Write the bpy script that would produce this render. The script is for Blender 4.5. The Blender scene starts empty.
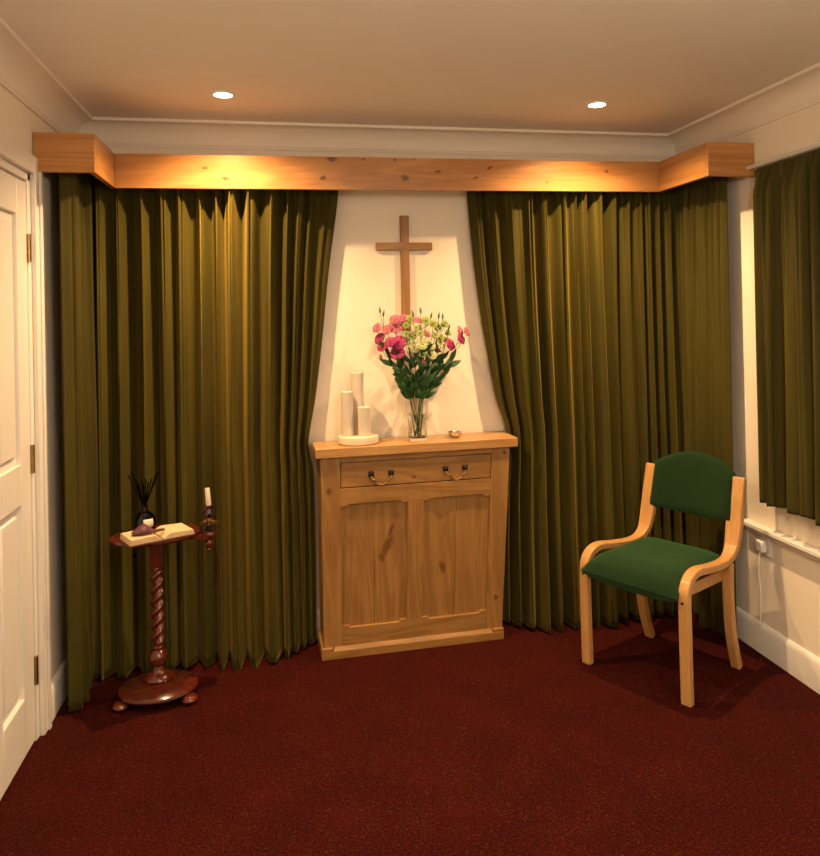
import bpy, bmesh, math, random
from mathutils import Vector, Matrix
random.seed(7)
PI = math.pi
scene = bpy.context.scene
COL = scene.collection
R = math.radians

# ------------------------------------------------------------------ materials
def new_mat(name):
    m = bpy.data.materials.new(name); m.use_nodes = True
    nt = m.node_tree
    for n in list(nt.nodes): nt.nodes.remove(n)
    out = nt.nodes.new('ShaderNodeOutputMaterial')
    b = nt.nodes.new('ShaderNodeBsdfPrincipled')
    nt.links.new(b.outputs[0], out.inputs[0])
    return m, nt, b

def N(nt, t, **kw):
    n = nt.nodes.new(t)
    for k, v in kw.items(): setattr(n, k, v)
    return n

def ramp(nt, fac, stops):
    r = N(nt, 'ShaderNodeValToRGB')
    el = r.color_ramp.elements
    while len(el) < len(stops): el.new(0.5)
    for e, (p, c) in zip(el, stops):
        e.position = p; e.color = (*c, 1) if len(c) == 3 else c
    nt.links.new(fac, r.inputs[0])
    return r

def mixc(nt, fac, a, b, mode='MIX'):
    m = N(nt, 'ShaderNodeMix', data_type='RGBA', blend_type=mode)
    for i, v in ((0, fac), (6, a), (7, b)):
        if hasattr(v, 'is_output') or isinstance(v, bpy.types.NodeSocket): nt.links.new(v, m.inputs[i])
        elif i == 0: m.inputs[0].default_value = v
        else: m.inputs[i].default_value = (*v, 1)
    return m.outputs[2]

def simple(name, col, rough=.6, metal=0, noise=0.0, nscale=30, bump=0, bscale=60, spec=.5, coat=0, sheen=0, **kw):
    m, nt, b = new_mat(name)
    tc = N(nt, 'ShaderNodeTexCoord')
    if noise > 0:
        nz = N(nt, 'ShaderNodeTexNoise'); nz.inputs['Scale'].default_value = nscale
        nz.inputs['Detail'].default_value = 4
        nt.links.new(tc.outputs['Object'], nz.inputs['Vector'])
        r = ramp(nt, nz.outputs['Fac'], [(.3, [c*(1-noise) for c in col]), (.7, [min(1, c*(1+noise)) for c in col])])
        nt.links.new(r.outputs[0], b.inputs['Base Color'])
    else:
        b.inputs['Base Color'].default_value = (*col, 1)
    b.inputs['Roughness'].default_value = rough
    b.inputs['Metallic'].default_value = metal
    b.inputs['Specular IOR Level'].default_value = spec
    b.inputs['Coat Weight'].default_value = coat
    if coat: b.inputs['Coat Roughness'].default_value = .15
    if sheen:
        b.inputs['Sheen Weight'].default_value = sheen
        b.inputs['Sheen Roughness'].default_value = kw.get('srough', .4)
        b.inputs['Sheen Tint'].default_value = (*kw.get('stint', (1, 1, 1)), 1)
    if bump:
        n2 = N(nt, 'ShaderNodeTexNoise'); n2.inputs['Scale'].default_value = bscale; n2.inputs['Detail'].default_value = 5
        nt.links.new(tc.outputs['Object'], n2.inputs['Vector'])
        bp = N(nt, 'ShaderNodeBump'); bp.inputs['Strength'].default_value = bump; bp.inputs['Distance'].default_value = .004
        nt.links.new(n2.outputs['Fac'], bp.inputs['Height'])
        nt.links.new(bp.outputs[0], b.inputs['Normal'])
    return m

def wood(name, light, dark, axis='X', rough=.45, knots=(), grain=14, coat=0, contrast=1.0, knot_col=(.13, .045, .012), spec=.4, off=(0, 0, 0)):
    """grain runs along axis; knots = (x, z, rx, rz, angle) in object space"""
    m, nt, b = new_mat(name)
    tc = N(nt, 'ShaderNodeTexCoord')
    mp = N(nt, 'ShaderNodeMapping')
    sc = {'X': (.09, 1, 1), 'Y': (1, .09, 1), 'Z': (1, 1, .09)}[axis]
    mp.inputs['Scale'].default_value = sc
    mp.inputs['Location'].default_value = off
    nt.links.new(tc.outputs['Object'], mp.inputs['Vector'])
    big = N(nt, 'ShaderNodeTexNoise'); big.inputs['Scale'].default_value = grain; big.inputs['Detail'].default_value = 3
    big.inputs['Distortion'].default_value = 1.2
    nt.links.new(mp.outputs[0], big.inputs['Vector'])
    # growth rings: sine of the low frequency noise
    mul = N(nt, 'ShaderNodeMath', operation='MULTIPLY'); mul.inputs[1].default_value = 34
    nt.links.new(big.outputs['Fac'], mul.inputs[0])
    sn = N(nt, 'ShaderNodeMath', operation='SINE'); nt.links.new(mul.outputs[0], sn.inputs[0])
    mr = N(nt, 'ShaderNodeMapRange'); mr.inputs[1].default_value = -1; mr.inputs[2].default_value = 1
    nt.links.new(sn.outputs[0], mr.inputs[0])
    fine = N(nt, 'ShaderNodeTexNoise'); fine.inputs['Scale'].default_value = grain*9; fine.inputs['Detail'].default_value = 3
    nt.links.new(mp.outputs[0], fine.inputs['Vector'])
    a = N(nt, 'ShaderNodeMath', operation='MULTIPLY'); a.inputs[1].default_value = .45*contrast
    nt.links.new(mr.outputs[0], a.inputs[0])
    c = N(nt, 'ShaderNodeMath', operation='MULTIPLY_ADD'); c.inputs[1].default_value = .7*contrast
    nt.links.new(fine.outputs['Fac'], c.inputs[0]); nt.links.new(a.outputs[0], c.inputs[2])
    r = ramp(nt, c.outputs[0], [(.15, light), (.95, dark)])
    col = r.outputs[0]
    sep = N(nt, 'ShaderNodeSeparateXYZ')
    # wobble the coordinates a little so that knots are not perfect ellipses
    wn = N(nt, 'ShaderNodeTexNoise'); wn.inputs['Scale'].default_value = 40
    nt.links.new(tc.outputs['Object'], wn.inputs['Vector'])
    wa = N(nt, 'ShaderNodeVectorMath', operation='SCALE'); wa.inputs['Scale'].default_value = .018
    nt.links.new(wn.outputs['Color'], wa.inputs[0])
    wb = N(nt, 'ShaderNodeVectorMath', operation='ADD'); wb.inputs[1].default_value = (-.009, -.009, -.009)
    nt.links.new(wa.outputs[0], wb.inputs[0])
    wc = N(nt, 'ShaderNodeVectorMath', operation='ADD')
    nt.links.new(tc.outputs['Object'], wc.inputs[0]); nt.links.new(wb.outputs[0], wc.inputs[1])
    nt.links.new(wc.outputs[0], sep.inputs[0])
    for (kx, kz, rx, rz, an) in knots:
        def lin(cx, cz, k):
            m1 = N(nt, 'ShaderNodeMath', operation='MULTIPLY_ADD'); m1.inputs[1].default_value = cx; m1.inputs[2].default_value = k
            nt.links.new(sep.outputs[0], m1.inputs[0])
            m2 = N(nt, 'ShaderNodeMath', operation='MULTIPLY_ADD'); m2.inputs[1].default_value = cz
            nt.links.new(sep.outputs[2], m2.inputs[0]); nt.links.new(m1.outputs[0], m2.inputs[2])
            m3 = N(nt, 'ShaderNodeMath', operation='POWER'); m3.inputs[1].default_value = 2
            ab = N(nt, 'ShaderNodeMath', operation='ABSOLUTE'); nt.links.new(m2.outputs[0], ab.inputs[0])
            nt.links.new(ab.outputs[0], m3.inputs[0]); return m3.outputs[0]
        ca, sa = math.cos(an), math.sin(an)
        u = lin(ca/rx, sa/rx, -(kx*ca+kz*sa)/rx)
        v = lin(-sa/rz, ca/rz, -(-kx*sa+kz*ca)/rz)
        s = N(nt, 'ShaderNodeMath', operation='ADD'); nt.links.new(u, s.inputs[0]); nt.links.new(v, s.inputs[1])
        kr = ramp(nt, s.outputs[0], [(.0, (1, 1, 1)), (.35, (.75, .75, .75)), (1.0, (0, 0, 0))])
        col = mixc(nt, kr.outputs[0], col, knot_col)
    nt.links.new(col, b.inputs['Base Color'])
    b.inputs['Roughness'].default_value = rough
    b.inputs['Specular IOR Level'].default_value = spec
    b.inputs['Coat Weight'].default_value = coat
    b.inputs['Coat Roughness'].default_value = .12
    bp = N(nt, 'ShaderNodeBump'); bp.inputs['Strength'].default_value = .12; bp.inputs['Distance'].default_value = .002
    nt.links.new(fine.outputs['Fac'], bp.inputs['Height']); nt.links.new(bp.outputs[0], b.inputs['Normal'])
    return m

OAK_L, OAK_D = (.35, .185, .054), (.19, .086, .022)
oakx = lambda n, k=(), o=(0, 0, 0): wood(n, OAK_L, OAK_D, 'X', .42, k, 9, contrast=.8, off=o)
oakz = lambda n, k=(), o=(0, 0, 0): wood(n, OAK_L, OAK_D, 'Z', .42, k, 9, contrast=.8, off=o)
M = {}
M['wall'] = simple('cream_wall_paint', (.88, .80, .67), .85, noise=.02, nscale=4, bump=.05, bscale=120)
M['ceiling'] = simple('ceiling_paint', (.88, .82, .75), .9, noise=.01, nscale=6)
M['cornice'] = simple('cornice_paint', (.86, .80, .70), .7)
M['white'] = simple('white_gloss_paint', (.84, .81, .76), .35)
M['plastic'] = simple('white_plastic', (.82, .80, .76), .3)
M['glass_pane'] = simple('window_glass', (.8, .85, .9), .05, spec=.6)
M['glass_pane'].node_tree.nodes['Principled BSDF'].inputs['Transmission Weight'].default_value = 1
M['mahog'] = wood('polished_mahogany', (.11, .017, .008), (.045, .007, .004), 'X', .22, (), 12, coat=.6, contrast=.8)
M['mahogz'] = wood('turned_mahogany', (.13, .020, .009), (.05, .008, .004), 'Z', .2, (), 12, coat=.7, contrast=.8)
M['ebony'] = wood('dark_turned_wood', (.035, .012, .012), (.012, .004, .006), 'Z', .22, (), 12, coat=.6)
M['beech'] = wood('beech_laminate', (.56, .31, .11), (.42, .205, .065), 'Z', .38, (), 8, contrast=.6, coat=.15)
M['beech_rail'] = wood('beech_rail_wood', (.56, .31, .11), (.42, .205, .065), 'X', .38, (), 8, contrast=.6, coat=.15)
M['crosswood'] = wood('cross_oak', (.36, .185, .06), (.26, .12, .035), 'Z', .45, (), 10)
M['crossbar'] = wood('cross_oak_bar', (.36, .185, .06), (.26, .12, .035), 'X', .45, (), 10)
M['green_fabric'] = simple('green_wool_upholstery', (.0075, .022, .0068), .95, noise=.35, nscale=420, bump=.5, bscale=500, sheen=.25, srough=.5, stint=(.3, .8, .3), spec=.15)
M['candle'] = simple('ivory_wax', (.60, .53, .44), .5, noise=.02, nscale=20)
M['stone'] = simple('cream_ceramic', (.66, .57, .43), .6, noise=.04, nscale=40)
M['brass'] = simple('aged_brass', (.42, .27, .10), .32, metal=1, noise=.2, nscale=60)
M['bronze'] = simple('dark_bronze', (.03, .014, .009), .35, metal=.6, noise=.2, nscale=90)
M['silver'] = simple('polished_silver', (.75, .72, .66), .12, metal=1)
M['paper'] = simple('aged_page_paper', (.62, .47, .27), .8, noise=.06, nscale=50)
M['cover'] = simple('dark_red_cloth_cover', (.10, .02, .015), .7)
M['reed'] = simple('black_reed', (.004, .0035, .0035), .9, spec=0)
M['label'] = simple('cream_paper_label', (.62, .60, .52), .6)
M['mauve'] = simple('mauve_velvet', (.11, .032, .050), .6, noise=.3, nscale=70)
M['brown_cord'] = simple('brown_cord', (.09, .035, .02), .7)
M['heading'] = simple('heading_tape_cloth', (.06, .065, .02), .9)
M['rail'] = simple('white_rail_plastic', (.7, .68, .62), .5)
M['wick'] = simple('black_wick', (.02, .015, .01), .9)
M['stem'] = simple('flower_stem_green', (.05, .12, .03), .5)
M['leaf'] = simple('dark_green_leaf', (.025, .085, .018), .45, noise=.35, nscale=40)
M['pink'] = simple('pale_pink_petal', (.50, .15, .21), .55, noise=.18, nscale=60)
M['magenta'] = simple('magenta_petal', (.36, .020, .12), .5, noise=.25, nscale=60)
M['cream_petal'] = simple('cream_white_petal', (.50, .52, .27), .55, noise=.12, nscale=50)
M['lime_petal'] = simple('lime_green_petal', (.33, .40, .10), .55, noise=.2, nscale=50)
M['centre'] = simple('flower_centre_green', (.18, .28, .03), .6)
M['bud'] = simple('closed_green_bud', (.10, .14, .05), .6, noise=.4, nscale=80)
M['pinkbud'] = simple('closed_pink_bud', (.40, .09, .10), .6, noise=.4, nscale=80)

def glass(name, col, rough=0.0, ior=1.48):
    m, nt, b = new_mat(name)
    b.inputs['Base Color'].default_value = (*col, 1)
    b.inputs['Roughness'].default_value = rough
    b.inputs['IOR'].default_value = ior
    b.inputs['Transmission Weight'].default_value = 1
    return m
M['vase_glass'] = glass('clear_crystal_glass', (.97, .98, .96))
M['dark_glass'] = glass('smoked_dark_glass', (.10, .06, .05), .02)
M['water'] = glass('vase_water', (.93, .96, .90), 0, 1.33)

def velvet():
    m, nt, b = new_mat('olive_green_velvet')
    tc = N(nt, 'ShaderNodeTexCoord')
    mp = N(nt, 'ShaderNodeMapping'); mp.inputs['Scale'].default_value = (1, 1, .18)
    nt.links.new(tc.outputs['Object'], mp.inputs[0])
    nz = N(nt, 'ShaderNodeTexNoise'); nz.inputs['Scale'].default_value = 9; nz.inputs['Detail'].default_value = 5
    nt.links.new(mp.outputs[0], nz.inputs['Vector'])
    r = ramp(nt, nz.outputs['Fac'], [(.3, (.040, .034, .0035)), (.7, (.066, .054, .0055))])
    nf = N(nt, 'ShaderNodeTexNoise'); nf.inputs['Scale'].default_value = 400
    nt.links.new(tc.outputs['Object'], nf.inputs['Vector'])
    nt.links.new(r.outputs[0], b.inputs['Base Color'])
    b.inputs['Roughness'].default_value = .75
    b.inputs['Specular IOR Level'].default_value = .2
    b.inputs['Sheen Weight'].default_value = .22
    b.inputs['Sheen Roughness'].default_value = .35
    b.inputs['Sheen Tint'].default_value = (.95, .66, .13, 1)
    bp = N(nt, 'ShaderNodeBump'); bp.inputs['Strength'].default_value = .25; bp.inputs['Distance'].default_value = .002
    nt.links.new(nf.outputs['Fac'], bp.inputs['Height']); nt.links.new(bp.outputs[0], b.inputs['Normal'])
    return m
M['velvet'] = velvet()

def carpet():
    m, nt, b = new_mat('dark_red_carpet')
    tc = N(nt, 'ShaderNodeTexCoord')
    n1 = N(nt, 'ShaderNodeTexNoise'); n1.inputs['Scale'].default_value = 150; n1.inputs['Detail'].default_value = 4
    n2 = N(nt, 'ShaderNodeTexVoronoi'); n2.inputs['Scale'].default_value = 190
    n3 = N(nt, 'ShaderNodeTexNoise'); n3.inputs['Scale'].default_value = 5; n3.inputs['Detail'].default_value = 3
    for n in (n1, n2, n3): nt.links.new(tc.outputs['Object'], n.inputs['Vector'])
    r = ramp(nt, n1.outputs['Fac'], [(.34, (.014, .0008, .0004)), (.52, (.040, .0024, .0012)), (.70, (.078, .0075, .003))])
    sp = N(nt, 'ShaderNodeSeparateColor'); nt.links.new(n2.outputs['Color'], sp.inputs[0])
    r2 = ramp(nt, sp.outputs[0], [(.95, (0, 0, 0)), (.98, (.3, .3, .3))])
    c = mixc(nt, r2.outputs[0], r.outputs[0], (.12, .05, .018))
    r3 = ramp(nt, n3.outputs['Fac'], [(.3, (.8, .8, .8)), (.7, (1.1, 1.1, 1.1))])
    c = mixc(nt, 1.0, c, r3.outputs[0], 'MULTIPLY')
    nt.links.new(c, b.inputs['Base Color'])
    b.inputs['Roughness'].default_value = .95; b.inputs['Specular IOR Level'].default_value = .1
    bp = N(nt, 'ShaderNodeBump'); bp.inputs['Strength'].default_value = .7; bp.inputs['Distance'].default_value = .006
    nt.links.new(n1.outputs['Fac'], bp.inputs['Height']); nt.links.new(bp.outputs[0], b.inputs['Normal'])
    return m
M['carpet'] = carpet()

def emis(name, col, st):
    m, nt, b = new_mat(name)
    b.inputs['Base Color'].default_value = (.9, .9, .9, 1)
    b.inputs['Emission Color'].default_value = (*col, 1); b.inputs['Emission Strength'].default_value = st
    return m
M['lamp'] = emis('lamp_lens', (1, .93, .82), 6)

# ------------------------------------------------------------------ mesh helpers
def obj(name, bm, mat, parent=None, smooth=True, bevel=0, kind=None, solid=0, segs=2, loc=None):
    bmesh.ops.recalc_face_normals(bm, faces=bm.faces)
    me = bpy.data.meshes.new(name); bm.to_mesh(me); bm.free()
    mats = mat if isinstance(mat, (list, tuple)) else [mat]
    for k in mats: me.materials.append(M[k] if isinstance(k, str) else k)
    if smooth:
        for p in me.polygons: p.use_smooth = True
        me.set_sharp_from_angle(angle=R(38))
    o = bpy.data.objects.new(name, me); COL.objects.link(o)
    if parent: o.parent = parent
    if loc is not None: o.location = loc
    if solid:
        s = o.modifiers.new('solid', 'SOLIDIFY'); s.thickness = solid; s.offset = 0
    if bevel:
        b = o.modifiers.new('bevel', 'BEVEL'); b.width = bevel; b.segments = segs; b.limit_method = 'ANGLE'; b.angle_limit = R(35)
    if kind: o['kind'] = kind
    return o

def thing(name, label, cat, loc=(0, 0, 0), rz=0, group=None):
    o = bpy.data.objects.new(name, None); COL.objects.link(o)
    o.location = loc; o.rotation_euler = (0, 0, rz); o.empty_display_size = .05
    o['label'] = label; o['category'] = cat
    if group: o['group'] = group
    return o

def tag(o, label, cat, group=None, kind=None):
    o['label'] = label; o['category'] = cat
    if group: o['group'] = group
    if kind: o['kind'] = kind
    return o

def NB(): return bmesh.new()

def box(bm, x0, x1, y0, y1, z0, z1, mi=0):
    v = [bm.verts.new(p) for p in [(x0,y0,z0),(x1,y0,z0),(x1,y1,z0),(x0,y1,z0),(x0,y0,z1),(x1,y0,z1),(x1,y1,z1),(x0,y1,z1)]]
    for f in [(0,3,2,1),(4,5,6,7),(0,1,5,4),(1,2,6,5),(2,3,7,6),(3,0,4,7)]:
        fc = bm.faces.new([v[i] for i in f]); fc.material_index = mi
    return v

def hexa(bm, pts):
    v = [bm.verts.new(p) for p in pts]
    for f in [(0,3,2,1),(4,5,6,7),(0,1,5,4),(1,2,6,5),(2,3,7,6),(3,0,4,7)]: bm.faces.new([v[i] for i in f])
    return v

def lathe(bm, prof, cx=0, cy=0, seg=40, mi=0, twist=None, rfun=None):
    """prof: list (r, z)"""
    rings = []
    for (r, z) in prof:
        if r < 1e-6: rings.append([bm.verts.new((cx, cy, z))]); continue
        ring = []
        for i in range(seg):
            t = 2*PI*i/seg
            rr = r if rfun is None else rfun(r, t, z)
            ring.append(bm.verts.new((cx+rr*math.cos(t), cy+rr*math.sin(t), z)))
        rings.append(ring)
    for a, b in zip(rings, rings[1:]):
        for i in range(seg):
            j = (i+1) % seg
            if len(a) == 1 and len(b) == 1: continue
            if len(a) == 1: f = bm.faces.new([a[0], b[i], b[j]])
            elif len(b) == 1: f = bm.faces.new([a[i], a[j], b[0]])
            else: f = bm.faces.new([a[i], a[j], b[j], b[i]])
            f.material_index = mi
    return rings

def smooth_path(pts, n=8):
    """Catmull-Rom"""
    P = [Vector(p) for p in pts]; P = [P[0]*2-P[1]] + P + [P[-1]*2-P[-2]]
    out = []
    for i in range(1, len(P)-2):
        for k in range(n):
            t = k/n
            a, b, c, d = P[i-1], P[i], P[i+1], P[i+2]
            out.append(.5*((2*b)+(-a+c)*t+(2*a-5*b+4*c-d)*t*t+(-a+3*b-3*c+d)*t**3))
    out.append(P[-2]); return out

def tube(bm, pts, r, seg=10, mi=0, cap=True):
    pts = [Vector(p) for p in pts]; rings = []
    up = Vector((0, 0, 1)); prev = None
    for i, p in enumerate(pts):
        t = (pts[min(i+1, len(pts)-1)]-pts[max(i-1, 0)]).normalized()
        if prev is None:
            a = t.cross(up if abs(t.dot(up)) < .95 else Vector((1, 0, 0))).normalized()
        else:
            a = (prev - t*prev.dot(t)).normalized()
        prev = a; b = t.cross(a)
        rr = r[i] if isinstance(r, (list, tuple)) else (r(i/(len(pts)-1)) if callable(r) else r)
        rings.append([bm.verts.new(p+(a*math.cos(2*PI*k/seg)+b*math.sin(2*PI*k/seg))*rr) for k in range(seg)])
    for a, b in zip(rings, rings[1:]):
        for k in range(seg):
            f = bm.faces.new([a[k], a[(k+1) % seg], b[(k+1) % seg], b[k]]); f.material_index = mi
    if cap:
        for rg in (rings[0], rings[-1]):
            f = bm.faces.new(rg); f.material_index = mi

def ribbon(bm, path, w, t, axis=Vector((1, 0, 0))):
    """rectangular bar swept along path (in a plane normal to axis), w along axis, t across"""
    pts = [Vector(p) for p in path]; rings = []
    for i, p in enumerate(pts):
        tg = (pts[min(i+1, len(pts)-1)]-pts[max(i-1, 0)]).normalized()
        nrm = axis.cross(tg).normalized()
        ww = w(i/(len(pts)-1)) if callable(w) else w
        tt = t(i/(len(pts)-1)) if callable(t) else t
        rings.append([bm.verts.new(p+axis*ww/2*sx+nrm*tt/2*sn) for sx, sn in ((-1,-1),(1,-1),(1,1),(-1,1))])
    for a, b in zip(rings, rings[1:]):
        for k in range(4): bm.faces.new([a[k], a[(k+1) % 4], b[(k+1) % 4], b[k]])
    bm.faces.new(rings[0]); bm.faces.new(rings[-1])

def prism(bm, poly, y0, y1, mi=0, f=lambda x, y, z: (x, y, z)):
    """poly in (x,z); extruded y0..y1"""
    a = [bm.verts.new(f(x, y0, z)) for x, z in poly]; b = [bm.verts.new(f(x, y1, z)) for x, z in poly]
    n = len(poly)
    bm.faces.new(a).material_index = mi; bm.faces.new(b).material_index = mi
    for i in range(n): bm.faces.new([a[i], a[(i+1) % n], b[(i+1) % n], b[i]]).material_index = mi

# ------------------------------------------------------------------ room shell
XL, XR, YF, ZC = -1.45, 1.44, -4.7, 2.36
def S(name, bm, mat, **k): return obj(name, bm, mat, kind='structure', **k)
b = NB(); box(b, XL-.1, XR+.1, YF-.1, .1, -.08, 0); S('floor', b, 'carpet')
b = NB(); box(b, XL-.1, XR+.1, YF-.1, .1, ZC, ZC+.1); S('ceiling', b, 'ceiling')
b = NB(); box(b, XL-.1, XR+.1, 0, .1, 0, ZC); S('wall_back', b, 'wall')
b = NB(); box(b, XL-.1, XR+.1, YF-.1, YF, 0, ZC); S('wall_front', b, 'wall')
# left wall with the door opening
DY0, DY1, DZ = -.60, -1.38, 2.02
b = NB(); box(b, XL-.1, XL, DY0, 0, 0, ZC); box(b, XL-.1, XL, YF, DY1, 0, ZC); box(b, XL-.1, XL, DY1, DY0, DZ, ZC); S('wall_left', b, 'wall')
# right wall with the window opening
WY0, WY1, WZ0, WZ1 = -.80, -2.3, .80, 1.95
b = NB(); box(b, XR, XR+.1, WY0, 0, 0, ZC); box(b, XR, XR+.1, YF, WY1, 0, ZC)
box(b, XR, XR+.1, WY1, WY0, 0, WZ0); box(b, XR, XR+.1, WY1, WY0, WZ1, ZC); S('wall_right', b, 'wall')
# cornice: coved profile swept round the room
def cornice(name, p0, p1, inward):
    p0, p1, n = Vector(p0), Vector(p1), Vector(inward)
    prof = [(0, -.105), (.008, -.105), (.010, -.094)]
    for k in range(9):
        t = k/8*PI/2; prof.append((.014+.078*(1-math.cos(t)), -.090+.076*math.sin(t)))
    prof += [(.098, -.014), (.104, -.012), (.104, 0), (0, 0)]
    d = (p1-p0).normalized()
    b = NB(); rings = []
    for p, sgn in ((p0, 1), (p1, -1)):
        rings.append([b.verts.new(p+n*u+d*u*sgn*.999+Vector((0, 0, ZC+v))) for u, v in prof])
    m = len(prof)
    for i in range(m): b.faces.new([rings[0][i], rings[0][(i+1) % m], rings[1][(i+1) % m], rings[1][i]])
    return S(name, b, 'cornice')
cornice('trim_1', (XL, 0, 0), (XR, 0, 0), (0, -1, 0))
cornice('trim_2', (XL, YF, 0), (XL, 0, 0), (1, 0, 0))
cornice('trim_3', (XR, YF, 0), (XR, 0, 0), (-1, 0, 0))
cornice('trim_4', (XL, YF, 0), (XR, YF, 0), (0, 1, 0))
# skirting boards
def skirt(name, poly_pts, L0, L1, axis):
    b = NB()
    pr = [(0, 0), (.016, 0), (.016, .105), (.012, .118), (.005, .128), (0, .130)]
    A = []; B = []
    for u, v in pr:
        if axis == 'R': A.append(b.verts.new((XR-u, L0, v))); B.append(b.verts.new((XR-u, L1, v)))
        elif axis == 'L': A.append(b.verts.new((XL+u, L0, v))); B.append(b.verts.new((XL+u, L1, v)))
        else: A.append(b.verts.new((L0, -u, v))); B.append(b.verts.new((L1, -u, v)))
    n = len(pr)
    b.faces.new(A); b.faces.new(B)
    for i in range(n): b.faces.new([A[i], A[(i+1) % n], B[(i+1) % n], B[i]])
    return S(name, b, 'white')
skirt('baseboard_right', 0, -.02, YF, 'R')
skirt('baseboard_left', 0, -.02, -.53, 'L')
skirt('baseboard_back', 0, XL+.02, XR-.02, 'B')

# door in the left wall: architrave, frame and a panelled leaf with hinges
b = NB()
box(b, XL, XL+.018, DY0, DY0+.065, 0, DZ+.065); box(b, XL, XL+.018, DY1-.065, DY1, 0, DZ+.065); box(b, XL, XL+.018, DY1, DY0, DZ, DZ+.065)
box(b, XL+.018, XL+.026, DY0+.035, DY0+.058, 0, DZ+.058); box(b, XL+.018, XL+.026, DY1-.058, DY1-.035, 0, DZ+.058)
box(b, XL-.1, XL, DY0-.03, DY0, 0, DZ); box(b, XL-.1, XL, DY1, DY1+.03, 0, DZ); box(b, XL-.1, XL, DY1, DY0, DZ-.03, DZ)
S('trim_5', b, 'white', bevel=.003)
dr = bpy.data.objects.new('door_1', None); COL.objects.link(dr); dr.location = (XL-.005, DY0-.033, 0); dr['kind'] = 'structure'
dw = abs(DY1-DY0)-.066
b = NB(); xs = (-.04, 0)
def dpan(b, y0, y1, z0, z1):   # local: y runs negative away from the hinge side
    box(b, -.032, -.012, -y1, -y0, z0, z1)
rails = [(0, .20), (.86, 1.00), (1.86, DZ-.036)]
for y0 in (0, dw/2-.05, dw-.10): box(b, -.04, 0, -(y0+.10), -y0, .006, DZ-.036)
for a_, c_ in rails:
    for y0 in (.10, dw/2+.05): box(b, -.04, 0, -(y0+dw/2-.15), -y0, max(a_, .006), c_)
obj('leaf', b, 'white', dr, bevel=.003)
for y0 in (.10, dw/2+.05):
    for z0, z1 in ((.20, .86), (1.00, 1.86)):
        b = NB(); box(b, -.030, -.014, -(y0+dw/2-.15), -y0, z0, z1)
        box(b, -.016, -.006, -(y0+dw/2-.15)+.03, -y0-.03, z0+.03, z1-.03)
        obj('panel', b, 'white', dr, bevel=.006)
for z in (.25, 1.0, 1.75):
    b = NB(); lathe(b, [(0, z-.05), (.007, z-.05), (.007, z+.05), (0, z+.05)], .006, .004, 12); obj('hinge', b, 'brass', dr)
b = NB(); lathe(b, [(0, 0), (.026, 0), (.026, .006), (.010, .010), (.010, .035), (.022, .042), (.027, .055), (.022, .068), (0, .072)], 0, 0, 24)
bmesh.ops.rotate(b, verts=b.verts, matrix=Matrix.Rotation(PI/2, 3, 'Y')); bmesh.ops.translate(b, verts=b.verts, vec=(0, -dw+.06, 1.0))
obj('door_knob', b, 'brass', dr)

# window behind the short curtains
wn = bpy.data.objects.new('window_1', None); COL.objects.link(wn); wn.location = (XR+.05, (WY0+WY1)/2, WZ0); wn['kind'] = 'structure'
hw, hh = abs(WY1-WY0)/2, WZ1-WZ0
b = NB()
for y0, y1, z0, z1 in ((-hw, -hw+.05, 0, hh), (hw-.05, hw, 0, hh), (-.03, .03, 0, hh), (-hw, hw, 0, .05), (-hw, hw, hh-.05, hh)):
    box(b, -.03, .03, y0, y1, z0, z1)
obj('window_frame', b, 'white', wn)
for s in (-1, 1):
    b = NB(); box(b, -.003, .003, min(s*.03, s*(hw-.05)), max(s*.03, s*(hw-.05)), .05, hh-.05); obj('pane', b, 'glass_pane', wn)
# timber sill-height shelf moulding with the socket below
b = NB(); box(b, XR-.045, XR, -2.5, -.535, .536, .556); box(b, XR-.025, XR, -2.5, -.55, .515, .536)
S('trim_6', b, 'white', bevel=.004)

# ------------------------------------------------------------------ wall socket
t = thing('wall_socket', 'white wall socket with a plug on the right wall below the short curtain', 'socket', (XR, -.655, .475))
b = NB(); box(b, -.010, 0, -.043, .043, -.043, .043); obj('face_plate', b, 'plastic', t, bevel=.003)
b = NB(); box(b, -.038, -.010, -.025, .022, -.028, .022); obj('plug', b, 'plastic', t, bevel=.007)
b = NB(); tube(b, smooth_path([(-.03, 0, -.025), (-.035, .004, -.10), (-.022, .010, -.22), (-.022, .02, -.34)], 8), .003, 8); obj('power_cord', b, 'plastic', t)

# ------------------------------------------------------------------ ceiling downlights
LAMPS = [(-.777, -.51), (.756, -.56)]
def downlight(x, y, label, power, blend=.6, size=120, own=True):
    t = thing('ceiling_downlight', label, 'downlight', (x, y, ZC), group=None)
    b = NB(); lathe(b, [(.034, -.001), (.036, -.006), (.043, -.007), (.046, -.002), (.046, 0)], 0, 0, 40); obj('trim_ring', b, 'plastic', t)
    b = NB(); lathe(b, [(0, -.0045), (.030, -.0045), (.034, -.003), (.034, 0)], 0, 0, 32); obj('lens', b, 'lamp', t)
    l = bpy.data.lights.new('downlight_lamp', 'SPOT'); l.energy = power; l.color = (1, .62, .29)
    l.spot_size = R(size); l.spot_blend = blend; l.shadow_soft_size = .022
    lo = bpy.data.objects.new('downlight_lamp', l); COL.objects.link(lo); lo.location = (x, y, ZC-.012)
P1 = 50
downlight(*LAMPS[0], 'round white ceiling downlight above the left curtain', P1, size=142, blend=1.0)
downlight(*LAMPS[1], 'round white ceiling downlight above the right curtain', P1, size=142, blend=1.0)
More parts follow.
